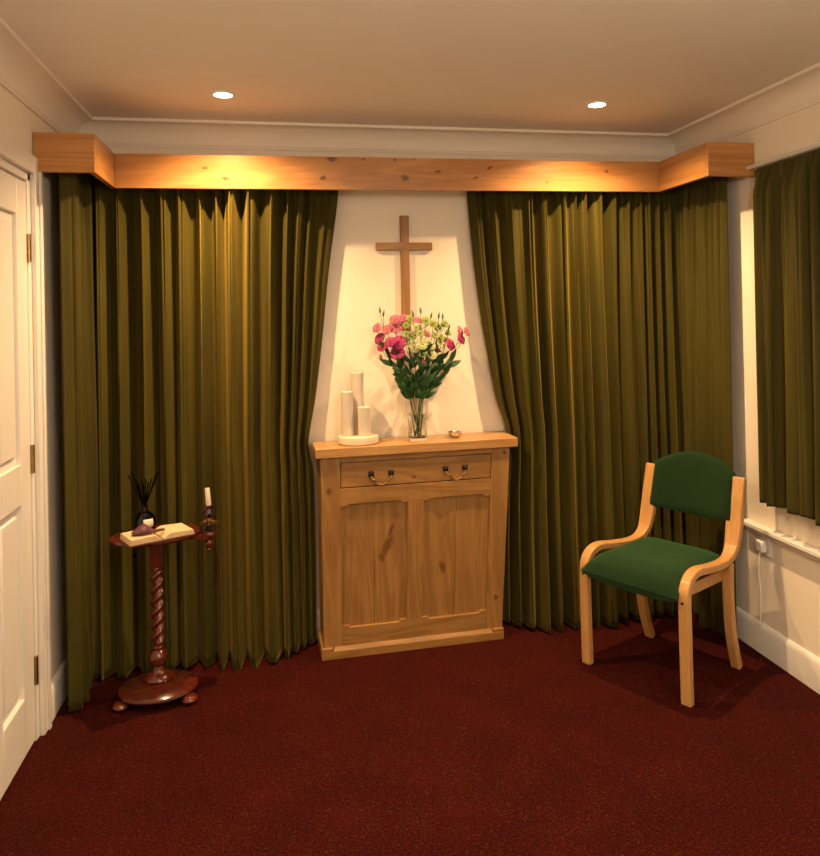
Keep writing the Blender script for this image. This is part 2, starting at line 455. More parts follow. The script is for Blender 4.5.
for x, y in ((-.75, -2.05), (.75, -2.1), (-.75, -3.6), (.75, -3.6)):  # added out-of-view spots that brighten the cabinet front and floor
    l = bpy.data.lights.new('added_fill_spot', 'SPOT'); l.energy = 12; l.color = (1, .72, .46)
    l.spot_size = R(140); l.spot_blend = .9; l.shadow_soft_size = .03
    lo = bpy.data.objects.new('added_fill_spot', l); COL.objects.link(lo); lo.location = (x, y, ZC-.012)

l = bpy.data.lights.new('added_fill_light', 'POINT'); l.energy = 15; l.color = (1, .82, .62); l.shadow_soft_size = .16  # added fill light without a fitting, lifts the ceiling and front faces
lo = bpy.data.objects.new('added_fill_light', l); COL.objects.link(lo); lo.location = (.1, -3.1, 1.98)

# ------------------------------------------------------------------ pelmet
PX0, PX1, PY, PZ0, PZ1 = -1.237, 1.217, -.22, 2.043, 2.187
t = thing('wooden_pelmet', 'long knotty pine pelmet board above the green curtains', 'pelmet', (0, 0, PZ0))
TL = .0053   # the board hangs a hair out of level
pk = [(-.875,.083,.016,.008,0),(-.793,.042,.020,.009,-.3),(-.338,.132,.030,.012,-.1),(-.378,.048,.020,.012,.3),(-.015,.054,.020,.020,0),(-.058,.135,.010,.006,0),(.137,.083,.016,.008,.2),(.313,.059,.018,.008,.4),(.38,.106,.020,.008,.3),(.653,.041,.010,.006,0),(-.2,.135,.010,.006,0),(.03,.138,.008,.005,0),(.95,.1,.012,.008,0)]
pm = wood('knotty_pine_pelmet', (.56, .27, .085), (.40, .17, .046), 'X', .36, pk, 7, coat=.25)
def slant(x): return TL*x*1.0
b = NB()
h = PZ1-PZ0
hexa(b, [(PX0, PY, slant(PX0)), (PX1, PY, slant(PX1)), (PX1, PY+.022, slant(PX1)), (PX0, PY+.022, slant(PX0)),
         (PX0, PY, h+slant(PX0)), (PX1, PY, h+slant(PX1)), (PX1, PY+.022, h+slant(PX1)), (PX0, PY+.022, h+slant(PX0))])
obj('front_board', b, pm, t, bevel=.002)
pm2 = wood('knotty_pine_return', (.56, .27, .085), (.40, .17, .046), 'Y', .36, (), 7, coat=.25)
for x0, x1, yend in ((PX0-.022, PX0, -.548), (PX1, PX1+.022, -.618)):
    b = NB(); s_ = slant(x0); box(b, x0, x1, yend, PY+.022, s_, h+s_); obj('return_board', b, pm2, t, bevel=.002)
for x0, x1, yb in ((XL+.002, PX0, -.57), (PX1, XR-.002, -.64)):
    b = NB(); s_ = slant(x0); box(b, x0, x1, yb, yb+.022, s_, h+s_); obj('end_board', b, pm, t, bevel=.002)
b = NB(); box(b, XL+.002, PX0-.022, -.54, -.003, h-.022, h-.006); box(b, PX0-.022, PX1+.022, PY+.022, -.003, h-.03, h-.012)  # added lid that keeps lamp light from leaking behind the pelmet
box(b, PX1+.022, XR-.002, -.61, -.003, h-.022, h-.004); obj('light_stop_board', b, pm, t)

# ------------------------------------------------------------------ curtains
def interp(tab, z):
    if z <= tab[0][0]: return tab[0][1]
    n = len(tab)
    sl = [(tab[min(i+1, n-1)][1]-tab[max(i-1, 0)][1])/(tab[min(i+1, n-1)][0]-tab[max(i-1, 0)][0]) for i in range(n)]
    for i in range(n-1):
        (a, va), (b_, vb) = tab[i], tab[i+1]
        if z <= b_:
            h = b_-a; u = (z-a)/h
            return (2*u**3-3*u*u+1)*va+(u**3-2*u*u+u)*h*sl[i]+(3*u*u-2*u**3)*vb+(u**3-u*u)*h*sl[i+1]
    return tab[-1][1]

def curtain(name, label, fpos, nfold, amp, z0, z1, seed, loc, head=.10, smooth_end=.0, nz=64, group=None, leanpow=2.0):
    """fpos(s,z)->(base point xy, normal xy, tangent xy)"""
    rnd = random.Random(seed)
    w = [rnd.uniform(.55, 1.5) for _ in range(nfold)]; tot = sum(w)
    edges = [0]
    for k in w: edges.append(edges[-1]+k/tot)
    ph = [rnd.uniform(0, 6.28) for _ in range(nfold+1)]
    fa = [rnd.uniform(.55, 1.15) for _ in range(nfold+1)]
    slow = [rnd.uniform(-1, 1) for _ in range(nfold+1)]
    topv = [rnd.uniform(-1, 1) for _ in range(nfold+1)]
    per = 22
    pwr = [rnd.uniform(1.6, 2.6) for _ in range(nfold)]; val = [.8*rnd.uniform(0, 1)**2.5 for _ in range(nfold+1)]; bulge = [rnd.uniform(.5, 1.3) for _ in range(nfold)]
    bm = NB(); hb = NB()
    grid = []
    zs = [z0+(z1-z0)*(1-(1-k/nz)**1.0) for k in range(nz+1)]
    for zi, z in enumerate(zs):
        row = []
        hz = (z-z0)/(z1-z0)
        for i in range(nfold*per+1):
            k = min(i//per, nfold-1); u = (i-k*per)/per
            s = edges[k]+(edges[k+1]-edges[k])*u
            A = (fa[k]*(1-u)+fa[k+1]*u)
            # omega shaped pleat: valley at u=0,1 ; crest at u=.5
            pw = pwr[k]
            e_ = abs(2*u-1)
            cyc = (1-e_**(pw+.9*(1-hz)))
            cyc = .15*cyc+.85*cyc*cyc*(3-2*cyc)
            va_, vb_ = val[k], val[k+1]
            vv = va_*(1-u)+vb_*u
            hf = min(1, max(0, (z1-z)/head))          # gathered heading flattens out
            A2 = A*(.86+.12*(1-hz)**2+.06*math.sin(z*1.7+ph[k]))
            d = amp*(vv*.5+(A2-vv*.5)*cyc)*(.5+.5*hf)
            d += .07*amp*math.sin(2*PI*(u*1.5+.3*z)+ph[k])*cyc*(1-hz)
            d += amp*(.05*(1-hf)+.17*hz**3)*(math.sin(2*PI*u*(2+k % 2)+ph[k])-.3)*min(1, 6*u*(1-u))
            width = (edges[k+1]-edges[k])
            lat = width*.16*math.sin(2*PI*u)*hf*bulge[k]
            lat += width*.10*slow[k]*math.sin(z*1.1+ph[k])*math.sin(PI*u)
            sk = min(1, max(0, s+lat))
            p, n = fpos(sk, z)
            zz = z
            if zi == 0: zz = z + .010*topv[k]*cyc + .006*math.sin(7*s)
            row.append(bm.verts.new((p[0]+n[0]*d-loc[0], p[1]+n[1]*d-loc[1], zz-loc[2])))
        grid.append(row)
    for a_, c_ in zip(grid, grid[1:]):
        for i in range(len(a_)-1): bm.faces.new([a_[i], a_[i+1], c_[i+1], c_[i]])
    t = thing(name, label, 'curtain', loc, group=group)
    obj('curtain_cloth', bm, 'velvet', t, solid=.003)
    # heading tape band behind the top of the pleats
    n = 40; rows = []
    for z in (z1-.07, z1+.012):
        r_ = []
        for i in range(n+1):
            p, nn = fpos(i/n, z1)
            r_.append(hb.verts.new((p[0]+nn[0]*.006-loc[0], p[1]+nn[1]*.006-loc[1], z-loc[2])))
        rows.append(r_)
    for i in range(n): hb.faces.new([rows[0][i], rows[0][i+1], rows[1][i+1], rows[1][i]])
    obj('heading_tape', hb, 'heading', t, solid=.004)
    return t

LIN = [(0, -.439), (.60, -.437), (.80, -.440), (.90, -.458), (.97, -.450), (1.10, -.425), (1.335, -.392), (1.7, -.350), (2.05, -.300), (2.2, -.297)]
RIN = [(0, .450), (.6, .466), (.84, .488), (.94, .484), (1.08, .440), (1.55, .362), (2.05, .317), (2.2, .315)]
TOPZ = 2.135
def f_left(s, z):
    xo = -1.35; xi = interp(LIN, z); x2 = -.300
    x = xo+(x2-xo)*s + (xi-x2)*(s**5)
    e = max(0, (s-.72)/.28); return (x, -.098-.035*(1-z/2.13)**2*(1-e)+.060*e*e*(3-2*e)), (0, -1+.50*e)
def f_right(s, z):
    xo = 1.34; xi = interp(RIN, z); x2 = .315
    x = xi*(1)+(0) if False else xo+(x2-xo)*(1-s) + (xi-x2)*((1-s)**5)
    e = max(0, (.28-s)/.28); return (x, -.098-.035*(1-z/2.13)**2*(1-e)+.060*e*e*(3-2*e)), (0, -1+.50*e)
def f_sl(s, z): return (XL+.05, -.47+.37*s), (1, 0)
def f_sr(s, z): return (XR-.05, -.10-.43*s), (-1, 0)
def f_win(s, z): return (XR-.035, -.71-.85*s), (-1, 0)
curtain('velvet_curtain', 'full-length olive green velvet curtain on the back wall left of the cabinet', f_left, 14, .105, .012, TOPZ, 11, (-.8, -.05, 0))
curtain('velvet_curtain', 'full-length olive green velvet curtain on the back wall right of the cabinet', f_right, 15, .105, .012, TOPZ, 5, (.85, -.05, 0))
curtain('velvet_curtain', 'narrow green velvet curtain on the left side wall beside the white door', f_sl, 6, .075, .012, TOPZ, 21, (XL+.05, -.3, 0))
curtain('velvet_curtain', 'green velvet curtain on the right side wall behind the armchair', f_sr, 7, .065, .012, TOPZ, 31, (XR-.05, -.34, 0))
curtain('window_curtain', 'short green curtain hanging over the window in the right wall', f_win, 12, .055, .675, 2.06, 41, (XR-.035, -1.1, .68))
# rails
for nm, lab, pts in (('curtain_rail', 'white curtain rail hidden behind the wooden pelmet', [(XL+.045, -.49, 2.155), (XL+.045, -.10, 2.155), (XL+.10, -.045, 2.155), (XR-.10, -.045, 2.155), (XR-.045, -.10, 2.155), (XR-.045, -.60, 2.155)]),
                     ('window_rail', 'white curtain rail above the short curtain on the right wall', [(XR-.035, -.60, 2.085), (XR-.035, -2.45, 2.085)])):
    b = NB(); tube(b, pts, .009, 8); tag(obj(nm, b, 'rail'), lab, 'curtain rail')

# ------------------------------------------------------------------ cabinet
CX0, CX1T, CX1B = -.420, .447, .388
CYF = -.200
def cabx(x, z):      # right flank leans in very slightly toward the floor
    u = (x-CX0)/(CX1T-CX0)
    return CX0+(CX1T-CX0)*u - (CX1T-CX1B)*u*(1-z/.88)
def cf(x, y, z): return (cabx(x, z), y, z)
t = thing('oak_cabinet', 'shallow knotty oak cabinet with one drawer and two panels below the cross', 'cabinet', (0, -.018, 0), .030)
ckn = [(-.130,.462,.022,.060,-.4),(.118,.344,.018,.034,.2),(.363,.186,.014,.018,0),(-.386,.724,.016,.018,0),(.42,.846,.012,.012,0),(-.006,.762,.014,.009,0),(-.112,.53,.012,.035,-.5),(-.158,.41,.016,.022,.4)]
oz = oakz('oak_upright', ckn); ox = oakx('oak_crosswise', ckn, (3, 1, 2)); op1 = oakz('oak_panel_boards', ckn, (5, 2, 1))
otop = wood('oak_top_slab', (.50, .28, .10), (.36, .175, .05), 'X', .34, (), 8, coat=.15, off=(2, 7, 3))
# top slab
b = NB(); box(b, -.442, .481, -.215, -.002, .870, .912); obj('top_slab', b, otop, t, bevel=.003)
# carcass sides + back
for x0, x1 in ((CX0, CX0+.02), (CX1T-.02, CX1T)):
    b = NB(); hexa(b, [cf(x0, CYF+.02, .05), cf(x1, CYF+.02, .05), cf(x1, -.004, .05), cf(x0, -.004, .05), cf(x0, CYF+.02, .869), cf(x1, CYF+.02, .869), cf(x1, -.004, .869), cf(x0, -.004, .869)])
    obj('side_panel', b, oz, t)
# face frame
ST_L, ST_R, MU0, MU1 = -.335, .362, -.030, .044
PB, PT = .128, .662; DB, DTT = .735, .845
def fbox(b, x0, x1, z0, z1, y0=CYF, y1=CYF+.022):
    hexa(b, [cf(x0, y0, z0), cf(x1, y0, z0), cf(x1, y1, z0), cf(x0, y1, z0), cf(x0, y0, z1), cf(x1, y0, z1), cf(x1, y1, z1), cf(x0, y1, z1)])
for x0, x1 in ((CX0, ST_L), (ST_R, CX1T)):
    b = NB(); fbox(b, x0, x1, .045, .869); obj('stile', b, oz, t, bevel=.0015)
b = NB(); fbox(b, MU0, MU1, PB, PT); obj('middle_stile', b, oz, t, bevel=.0015)
b = NB(); fbox(b, ST_L, ST_R, DTT, .869); obj('top_rail', b, ox, t, bevel=.0015)
def notched(x0, x1, z, up):     # edge of a rail with stopped chamfer shoulders
    s, st = (.010, .028)
    if up: return [(x0, z-s), (x0+st, z-s), (x0+st+.008, z), (x1-st-.008, z), (x1-st, z-s), (x1, z-s)]
    return [(x0, z+s), (x0+st, z+s), (x0+st+.008, z), (x1-st-.008, z), (x1-st, z+s), (x1, z+s)]
# rail under the drawer, its lower edge shouldered over both panels
b = NB()
low = notched(ST_L, MU0, PT, True)+notched(MU1, ST_R, PT, True)
for (x0, x1) in ((ST_L, MU0), (MU1, ST_R)):
    e = notched(x0, x1, PT, True)
    prism(b, e+[(x1, DB-.004), (x0, DB-.004)], CYF, CYF+.022, f=cf)
fbox(b, MU0, MU1, PT-.0, DB-.004)
obj('middle_rail', b, ox, t, bevel=.0012)
b = NB()
for (x0, x1) in ((ST_L, MU0), (MU1, ST_R)):
    e = notched(x0, x1, PB-.004, False)
    prism(b, [(x0, .045), (x1, .045)]+e[::-1], CYF, CYF+.022, f=cf)
fbox(b, MU0, MU1, .045, PB)
obj('bottom_rail', b, ox, t, bevel=.0012)
# recessed plank panels
for (x0, x1) in ((ST_L-.01, MU0+.01), (MU1-.01, ST_R+.01)):
    b = NB(); n = 2; w = (x1-x0)/n
    for k in range(n): fbox(b, x0+k*w+.0005, x0+(k+1)*w-.0005, PB-.02, PT+.02, CYF+.015, CYF+.026)
    obj('panel', b, op1, t, bevel=.0015)
# drawer with two drop handles
d = NB(); fbox(d, ST_L+.003, ST_R-.003, DB, DTT-.003, CYF+.001, CYF+.02); dro = obj('drawer', d, ox, t, bevel=.0025)
for hx in (-.155, .184):
    for s in (-1, 1):
        hb = NB()
        px, pz = hx+s*.045, .788+ (.002 if hx > 0 else 0)
        vs = [(px-.012, CYF, pz-.012), (px+.012, CYF, pz-.012), (px+.012, CYF, pz+.012), (px-.012, CYF, pz+.012)]
        r0 = [hb.verts.new(v) for v in vs]
        r1 = [hb.verts.new((v[0]*1, CYF-.004, v[2])) for v in vs]
        r2 = [hb.verts.new((px+(v[0]-px)*.45, CYF-.008, pz+(v[2]-pz)*.45)) for v in vs]
        tip = hb.verts.new((px, CYF-.012, pz))
        for A, B in ((r0, r1), (r1, r2)):
            for i in range(4): hb.faces.new([A[i], A[(i+1) % 4], B[(i+1) % 4], B[i]])
        for i in range(4): hb.faces.new([r2[i], r2[(i+1) % 4], tip])
        hb.faces.new(r0)
        obj('handle_plate', hb, 'bronze', dro)
    b = NB(); z = .784
    tube(b, smooth_path([(hx-.045, CYF-.012, z-.004), (hx-.042, CYF-.018, z-.016), (hx-.030, CYF-.019, z-.020), (hx-.024, CYF-.020, z-.032), (hx-.012, CYF-.021, z-.040), (hx, CYF-.022, z-.042), (hx+.012, CYF-.021, z-.040), (hx+.024, CYF-.020, z-.032), (hx+.030, CYF-.019, z-.020), (hx+.042, CYF-.018, z-.016), (hx+.045, CYF-.012, z-.004)], 5), lambda u: .0026+.0012*math.sin(PI*u), 8)
    obj('drop_handle', b, 'brass', dro)
# plinth with stopped chamfer
b = NB(); px0, px1, py = CX0-.012, CX1B+.006, CYF-.016
box(b, px0, px1, py, -.004, 0, .034)
hexa(b, [(px0+.05, py, .034), (px1-.05, py, .034), (px1-.05, -.004, .034), (px0+.05, -.004, .034), (px0+.058, py+.010, .048), (px1-.058, py+.010, .048), (px1-.058, -.004, .048), (px0+.058, -.004, .048)])
box(b, px0, px0+.05, py, -.004, .034, .048); box(b, px1-.05, px1, py, -.004, .034, .048)
obj('plinth', b, ox, t, bevel=.0015)

# ------------------------------------------------------------------ cross on the wall
t = thing('wooden_cross', 'plain brown wooden cross hung on the cream wall above the cabinet', 'cross', (.013, 0, 1.41))
b = NB(); box(b, -.0205, .0205, -.022, -.001, 0, .545); obj('upright_beam', b, 'crosswood', t, bevel=.0025)
b = NB(); box(b, -.137, .132, -.0225, -.002, .382, .418)
obj('cross_beam', b, 'crossbar', t, bevel=.0025)

# ------------------------------------------------------------------ candles on a round tray
TX, TY, TZ = -.238, -.135, .912
b = NB(); lathe(b, [(0, 0), (.085, 0), (.091, .005), (.092, .028), (.090, .034), (.086, .036), (0, .036)], 0, 0, 64)
o = obj('candle_tray', b, 'stone', loc=(TX, TY, TZ)); tag(o, 'round cream tray on the oak cabinet holding three pillar candles', 'tray')
for dx, dy, r, hgt, lab in ((-.048, -.010, .0275, .200, 'slim cream pillar candle, middle height, at the left of the tray'),
                            (.004, .038, .0290, .280, 'tallest cream pillar candle, at the back of the round tray'),
                            (.026, -.026, .0285, .130, 'shortest cream pillar candle, at the front right of the tray')):
    t = thing('pillar_candle', lab, 'candle', (TX+dx, TY+dy, TZ+.036), group='pillar candles on the tray')
    b = NB(); lathe(b, [(0, 0), (r, 0), (r, hgt-.003), (r-.003, hgt), (r*.6, hgt-.002), (0, hgt-.006)], 0, 0, 40); obj('wax', b, 'candle', t)
    b = NB(); tube(b, [(0, 0, hgt-.008), (.001, 0, hgt), (.002, 0, hgt+.006)], .001, 6); obj('wick', b, 'wick', t)

# ------------------------------------------------------------------ glass vase
VX, VY, VZ = .034, -.140, .912
t = thing('glass_vase', 'clear cut-glass vase of flowers standing on the oak cabinet', 'vase', (VX, VY, VZ))
b = NB()
def sq(r, th, z):   # softly squared, fluted section
    c, s = abs(math.cos(th)), abs(math.sin(th))
    return r*(1/((c**5+s**5)**(1/5)))*.97*(1+.018*math.cos(16*th))
out = [(.001, 0), (.041, 0), (.043, .004), (.0415, .02), (.042, .06), (.044, .12), (.049, .165), (.053, .192)]
inn = [(.0505, .192), (.0465, .165), (.0410, .12), (.0385, .06), (.038, .018), (.032, .013), (.001, .012)]
lathe(b, out+inn, 0, 0, 96, rfun=sq)
obj('glass_body', b, 'vase_glass', t)
b = NB(); lathe(b, [(.001, .0125), (.032, .0135), (.0375, .0185), (.0382, .06), (.0405, .117), (.001, .117)], 0, 0, 64, rfun=lambda r, th, z: sq(r, th, z)*.985)
obj('water', b, 'water', t)

# ------------------------------------------------------------------ flowers
ST = dict(
A=[(-0.134,-0.089,1.428,'p',0.0202),(-0.124,-0.089,1.379,'m',0.0225),(-0.116,-0.111,1.341,'m',0.0202),(-0.124,-0.110,1.506,'b',0.0000),(-0.106,-0.092,1.492,'b',0.0000),(-0.123,-0.094,1.292,'s',0.0000),],
B=[(-0.055,-0.116,1.431,'p',0.0270),(-0.058,-0.125,1.465,'p',0.0202),(-0.095,-0.117,1.418,'p',0.0202),],
C=[(-0.047,-0.147,1.358,'m',0.0292),(-0.052,-0.148,1.313,'m',0.0270),(-0.086,-0.158,1.364,'m',0.0202),],
D=[(0.201,-0.112,1.343,'m',0.0247),(0.253,-0.113,1.368,'m',0.0225),(0.283,-0.105,1.402,'p',0.0180),(0.254,-0.098,1.407,'p',0.0180),],
E=[(0.101,-0.059,1.394,'p',0.0180),(0.062,-0.069,1.456,'p',0.0180),(0.156,-0.071,1.316,'m',0.0158),(-0.012,-0.076,1.471,'p',0.0180),],
F=[(-0.012,-0.141,1.362,'w',0.0180),(-0.011,-0.141,1.394,'g',0.0180),(-0.006,-0.131,1.435,'g',0.0180),(0.010,-0.134,1.466,'g',0.0180),],
G=[(0.022,-0.158,1.334,'w',0.0225),(0.018,-0.146,1.381,'g',0.0180),(0.034,-0.154,1.425,'w',0.0202),(0.021,-0.154,1.489,'b',0.0000),],
H=[(0.057,-0.171,1.349,'w',0.0247),(0.049,-0.176,1.398,'g',0.0180),(0.076,-0.169,1.451,'g',0.0225),(0.053,-0.174,1.502,'b',0.0000),(0.103,-0.165,1.478,'b',0.0000),],
I=[(0.103,-0.148,1.341,'w',0.0202),(0.101,-0.156,1.300,'w',0.0225),(0.116,-0.168,1.387,'g',0.0180),(0.113,-0.151,1.439,'g',0.0202),],
J=[(0.156,-0.113,1.375,'g',0.0180),(0.155,-0.114,1.344,'w',0.0180),(0.141,-0.110,1.422,'g',0.0202),(0.174,-0.114,1.437,'g',0.0202),(0.150,-0.113,1.477,'b',0.0000),(0.166,-0.124,1.472,'b',0.0000),],
K=[(0.200,-0.068,1.396,'g',0.0180),(0.187,-0.069,1.364,'g',0.0158),(0.203,-0.088,1.420,'b',0.0000),],
L=[(0.057,-0.164,1.301,'g',0.0180),(0.066,-0.165,1.269,'s',0.0000),])
LAB = dict(A='pink lisianthus stem leaning out at the far left of the vase', B='lisianthus stem with a large pale pink rose-like bloom left of centre',
C='lisianthus stem with two large magenta blooms at the lower left of the bunch', D='lisianthus stem of pink and magenta blooms leaning out at the far right',
E='tall pink lisianthus stem rising at the back of the bunch', F='lime lisianthus stem right beside the magenta blooms',
G='creamy lisianthus stem left of the front open cream bloom', H='lisianthus stem with the open cream bloom at the front middle',
I='cream lisianthus stem with a low open bloom right of the middle', J='lime lisianthus stem with dark pointed buds at the upper right',
K='small lime lisianthus stem behind the right side of the bunch', L='short lisianthus stem with a lime bloom and a drooping bud at the front')
PET = {'p': 'pink', 'm': 'magenta', 'w': 'cream_petal', 'g': 'lime_petal'}
def petal(bm, c, axis, az, r, open_, rnd, ln=1.0):
    """one cupped petal, grid 5x6"""
    axis = axis.normalized(); ref = Vector((0, 0, 1)) if abs(axis.z) < .9 else Vector((1, 0, 0))
    e1 = axis.cross(ref).normalized(); e2 = axis.cross(e1)
    rad = e1*math.cos(az)+e2*math.sin(az); tan = -e1*math.sin(az)+e2*math.cos(az)
    nu, nv = 5, 4; g = []
    for i in range(nu+1):
        u = i/nu
        outw = r*(open_*(u**1.15)+.10*u); up = r*1.15*ln*(math.sin(u*PI*.5))*(1-.45*open_*u)
        wid = r*.80*math.sin(min(1, u*.85+.12)*PI*.62)**.9*(1 if u < .95 else .72)
        row = []
        for j in range(-nv//2, nv//2+1):
            v = j/(nv/2)
            curl = -r*.22*(v*v)*(1-open_*.4)
            p = c + axis*(up+r*.05*math.sin(v*5+az)*u) + rad*(outw+curl) + tan*(wid*v)
            row.append(bm.verts.new(p))
        g.append(row)
    for a_, b_ in zip(g, g[1:]):
        for k in range(len(a_)-1): bm.faces.new([a_[k], a_[k+1], b_[k+1], b_[k]])
def leafm(bm, base, d, up, L, w, curl=.3):
    d = d.normalized(); side = d.cross(up).normalized(); n = side.cross(d).normalized()
    g = []
    for i in range(8):
        u = i/7; ww = w*math.sin(PI*min(1, u*.92+.06))**.8*(1-u*.35)
        c = base+d*L*u+n*(-curl*L*u*u)
        g.append([bm.verts.new(c+side*ww*v+n*abs(v)*ww*.3) for v in (-1, -.5, 0, .5, 1)])
    for a_, b_ in zip(g, g[1:]):
        for k in range(4): bm.faces.new([a_[k], a_[k+1], b_[k+1], b_[k]])
rnd = random.Random(3)
foot = {}
for si, (key, bl) in enumerate(ST.items()):
    ang = si*2.4; fx, fy = .014*math.cos(ang), .014*math.sin(ang)
    base = Vector((VX+fx, VY+fy, VZ+.020))
    # neck position in vase mouth on the side the blooms lean to
    mx = sum(q[0] for q in bl)/len(bl)-VX; my = sum(q[1] for q in bl)/len(bl)-VY
    neck = Vector((VX+max(-.032, min(.032, mx*.45)), VY+max(-.026, min(.026, my*.5+fy*.5)), VZ+.192))
    top = max(q[2] for q in bl)
    cen = Vector((VX+mx*.72, VY+my*.8, VZ+.192+(top-VZ-.192)*.45))
    tv = max(bl, key=lambda q: q[2]); tip = Vector(tv[:3])
    t = thing('lisianthus_stem', LAB[key], 'flower', base, group='flower stems in the vase')
    bo = base
    path = smooth_path([base, (base+neck)/2+Vector((0, 0, 0)), neck, cen, tip-Vector((0, 0, .012))], 6)
    b = NB(); tube(b, [p-bo for p in path], lambda u: .0024*(1-.5*u), 7)
    for q in bl:
        P = Vector(q[:3])
        if (P-tip).length < .004: continue
        # branch from a point of the stem lower down
        cand = [p for p in path if p.z < P.z-.035 and p.z > VZ+.20] or [cen]
        s0 = cand[-1] if len(cand) > 0 else cen
        mid = (s0+P)/2+Vector(((P-s0).x*.18, (P-s0).y*.18, -.012))
        tube(b, [p-bo for p in smooth_path([s0, mid, P-Vector((0, 0, .010))], 5)], .0013, 6)
    obj('stem', b, 'stem', t)
    for q in bl:
        P = Vector(q[:3])-bo; kind = q[3]
        if kind in 'bs':
            b = NB(); h_ = .030 if kind == 'b' else .026; r_ = .0052 if kind == 'b' else .009
            lathe(b, [(0, -h_*.45), (r_*.7, -h_*.3), (r_, 0), (r_*.75, h_*.3), (r_*.3, h_*.55), (0, h_*.7)], 0, 0, 10)
            bmesh.ops.rotate(b, verts=b.verts, matrix=Matrix.Rotation(rnd.uniform(-.35, .35), 3, 'Y'))
            bmesh.ops.translate(b, verts=b.verts, vec=P)
            obj('bud', b, ('bud' if kind == 'b' else 'pinkbud'), t)
            continue
        r = q[4]*1.2
        ax = Vector((q[0]-VX, (q[1]-VY)-.10, .12)).normalized()
        big = r > .021
        ax = (ax+Vector((0, -.55 if big else -.1, .0))).normalized()
        c = P-ax*r*.55
        b = NB()
        if kind == 'g': rings = [(5, .62, 1.15), (4, .30, 1.1)]
        elif kind == 'w': rings = [(6, .88, 1.0), (5, .6, 1.08), (4, .34, 1.0)]
        else: rings = [(6, .92, .95), (5, .66, 1.05), (5, .46, 1.12), (4, .28, 1.12), (3, .14, 1.0)]
        for ri, (n_, op, ln) in enumerate(rings):
            a0 = rnd.uniform(0, 6)
            for k in range(n_): petal(b, c, ax, a0+2*PI*k/n_+rnd.uniform(-.12, .12), r*(1-.12*ri), op*rnd.uniform(.9, 1.1), rnd, ln)
        o = obj('bloom', b, PET[kind], t, solid=.0006)
        if kind == 'w':
            b = NB(); bmesh.ops.create_icosphere(b, subdivisions=2, radius=r*.20); bmesh.ops.translate(b, verts=b.verts, vec=c+ax*r*.7); obj('flower_centre', b, 'centre', o)
    # leaves of this stem
    nl = 11
    for k in range(nl):
        u = .50+.30*k/(nl-1) if nl > 1 else .5
        p = path[int(u*(len(path)-1))]
        az = ang*1.7+k*2.2
        out_ = Vector((math.cos(az)*.55+mx*4, math.sin(az)*.4-.25, .45+.7*rnd.random()))
        if p.z < VZ+.185: p = Vector((p.x, p.y, VZ+.190+.008*k))
        fup = Vector((math.cos(az)*.5+rnd.uniform(-.5, .5), -1, .5))
        b = NB(); leafm(b, p-bo, out_, fup, rnd.uniform(.05, .08), rnd.uniform(.010, .017), rnd.uniform(-.3, .4))
        obj('leaf', b, 'leaf', t, solid=.0006)

# ------------------------------------------------------------------ little glass tealight dish
t = thing('tealight_dish', 'small shiny glass tealight dish on the cabinet right of the vase', 'dish', (.212, -.125, .912))
b = NB(); lathe(b, [(0, 0), (.016, 0), (.018, .003), (.027, .010), (.033, .022), (.0345, .027), (.032, .027), (.0305, .021), (.024, .011), (.015, .006), (0, .006)], 0, 0, 40); obj('bowl', b, 'silver', t)
b = NB(); lathe(b, [(0, .0065), (.0145, .0065), (.0185, .009), (.0185, .019), (.017, .020), (0, .0195)], 0, 0, 32); obj('tealight', b, 'candle', t)

# ------------------------------------------------------------------ barley twist side table
CXT, CYT = -1.072, -.405
t = thing('wine_table', 'small round polished mahogany table with a barley twist column', 'table', (CXT, CYT, 0))
b = NB(); lathe(b, [(0, .627), (.150, .627), (.164, .630), (.168, .634), (.170, .640), (.168, .645), (.160, .647), (0, .647)], 0, 0, 72); bmesh.ops.scale(b, verts=b.verts, vec=(1, .78, 1)); bmesh.ops.rotate(b, verts=b.verts, matrix=Matrix.Rotation(R(14), 3, 'Z')); obj('table_top', b, 'mahog', t)
b = NB()
hexa(b, [(-.021,-.021,.515),(.021,-.021,.515),(.021,.021,.515),(-.021,.021,.515),(-.026,-.026,.600),(.026,-.026,.600),(.026,.026,.600),(-.026,.026,.600)])
box(b, -.045, .045, -.045, .045, .606, .6275); obj('neck_block', b, 'mahogz', t, bevel=.003)
b = NB(); prof = []
nz = 150
for k in range(nz+1):
    z = .205+(.515-.205)*k/nz; env = min(1, (z-.205)/.015, (.515-z)/.015); prof.append((.012+.0075*env, z))
prof = [(0, .200)]+prof+[(0, .517)]
lathe(b, prof, 0, 0, 40, rfun=lambda r, th, z: r+(.0072 if .215 < z < .505 else .0)*math.cos(2*th-2*PI*z/.046))
obj('twist_column', b, 'mahogz', t)
b = NB(); lathe(b, [(0, .075), (.052, .075), (.055, .082), (.050, .092), (.034, .100), (.024, .108), (.021, .118), (.019, .126), (.024, .131), (.034, .142), (.038, .158), (.034, .174), (.024, .185), (.019, .190), (.022, .195), (.022, .200), (.016, .206), (0, .206)], 0, 0, 48); obj('turned_knop', b, 'mahogz', t)
b = NB(); lathe(b, [(0, .030), (.135, .030), (.148, .033), (.152, .040), (.149, .048), (.135, .056), (.10, .068), (.060, .073), (0, .075)], 0, 0, 72); bmesh.ops.scale(b, verts=b.verts, vec=(1, .86, 1)); obj('base_disc', b, 'mahog', t)
for a in (-31, 89, 209):
    ca, sa = math.cos(R(a)), math.sin(R(a))
    b = NB(); lathe(b, [(0, 0), (.018, 0), (.028, .006), (.032, .016), (.028, .026), (.020, .032), (0, .034)], .146*ca, .146*sa, 28)
    obj('bun_foot', b, 'mahogz', t)
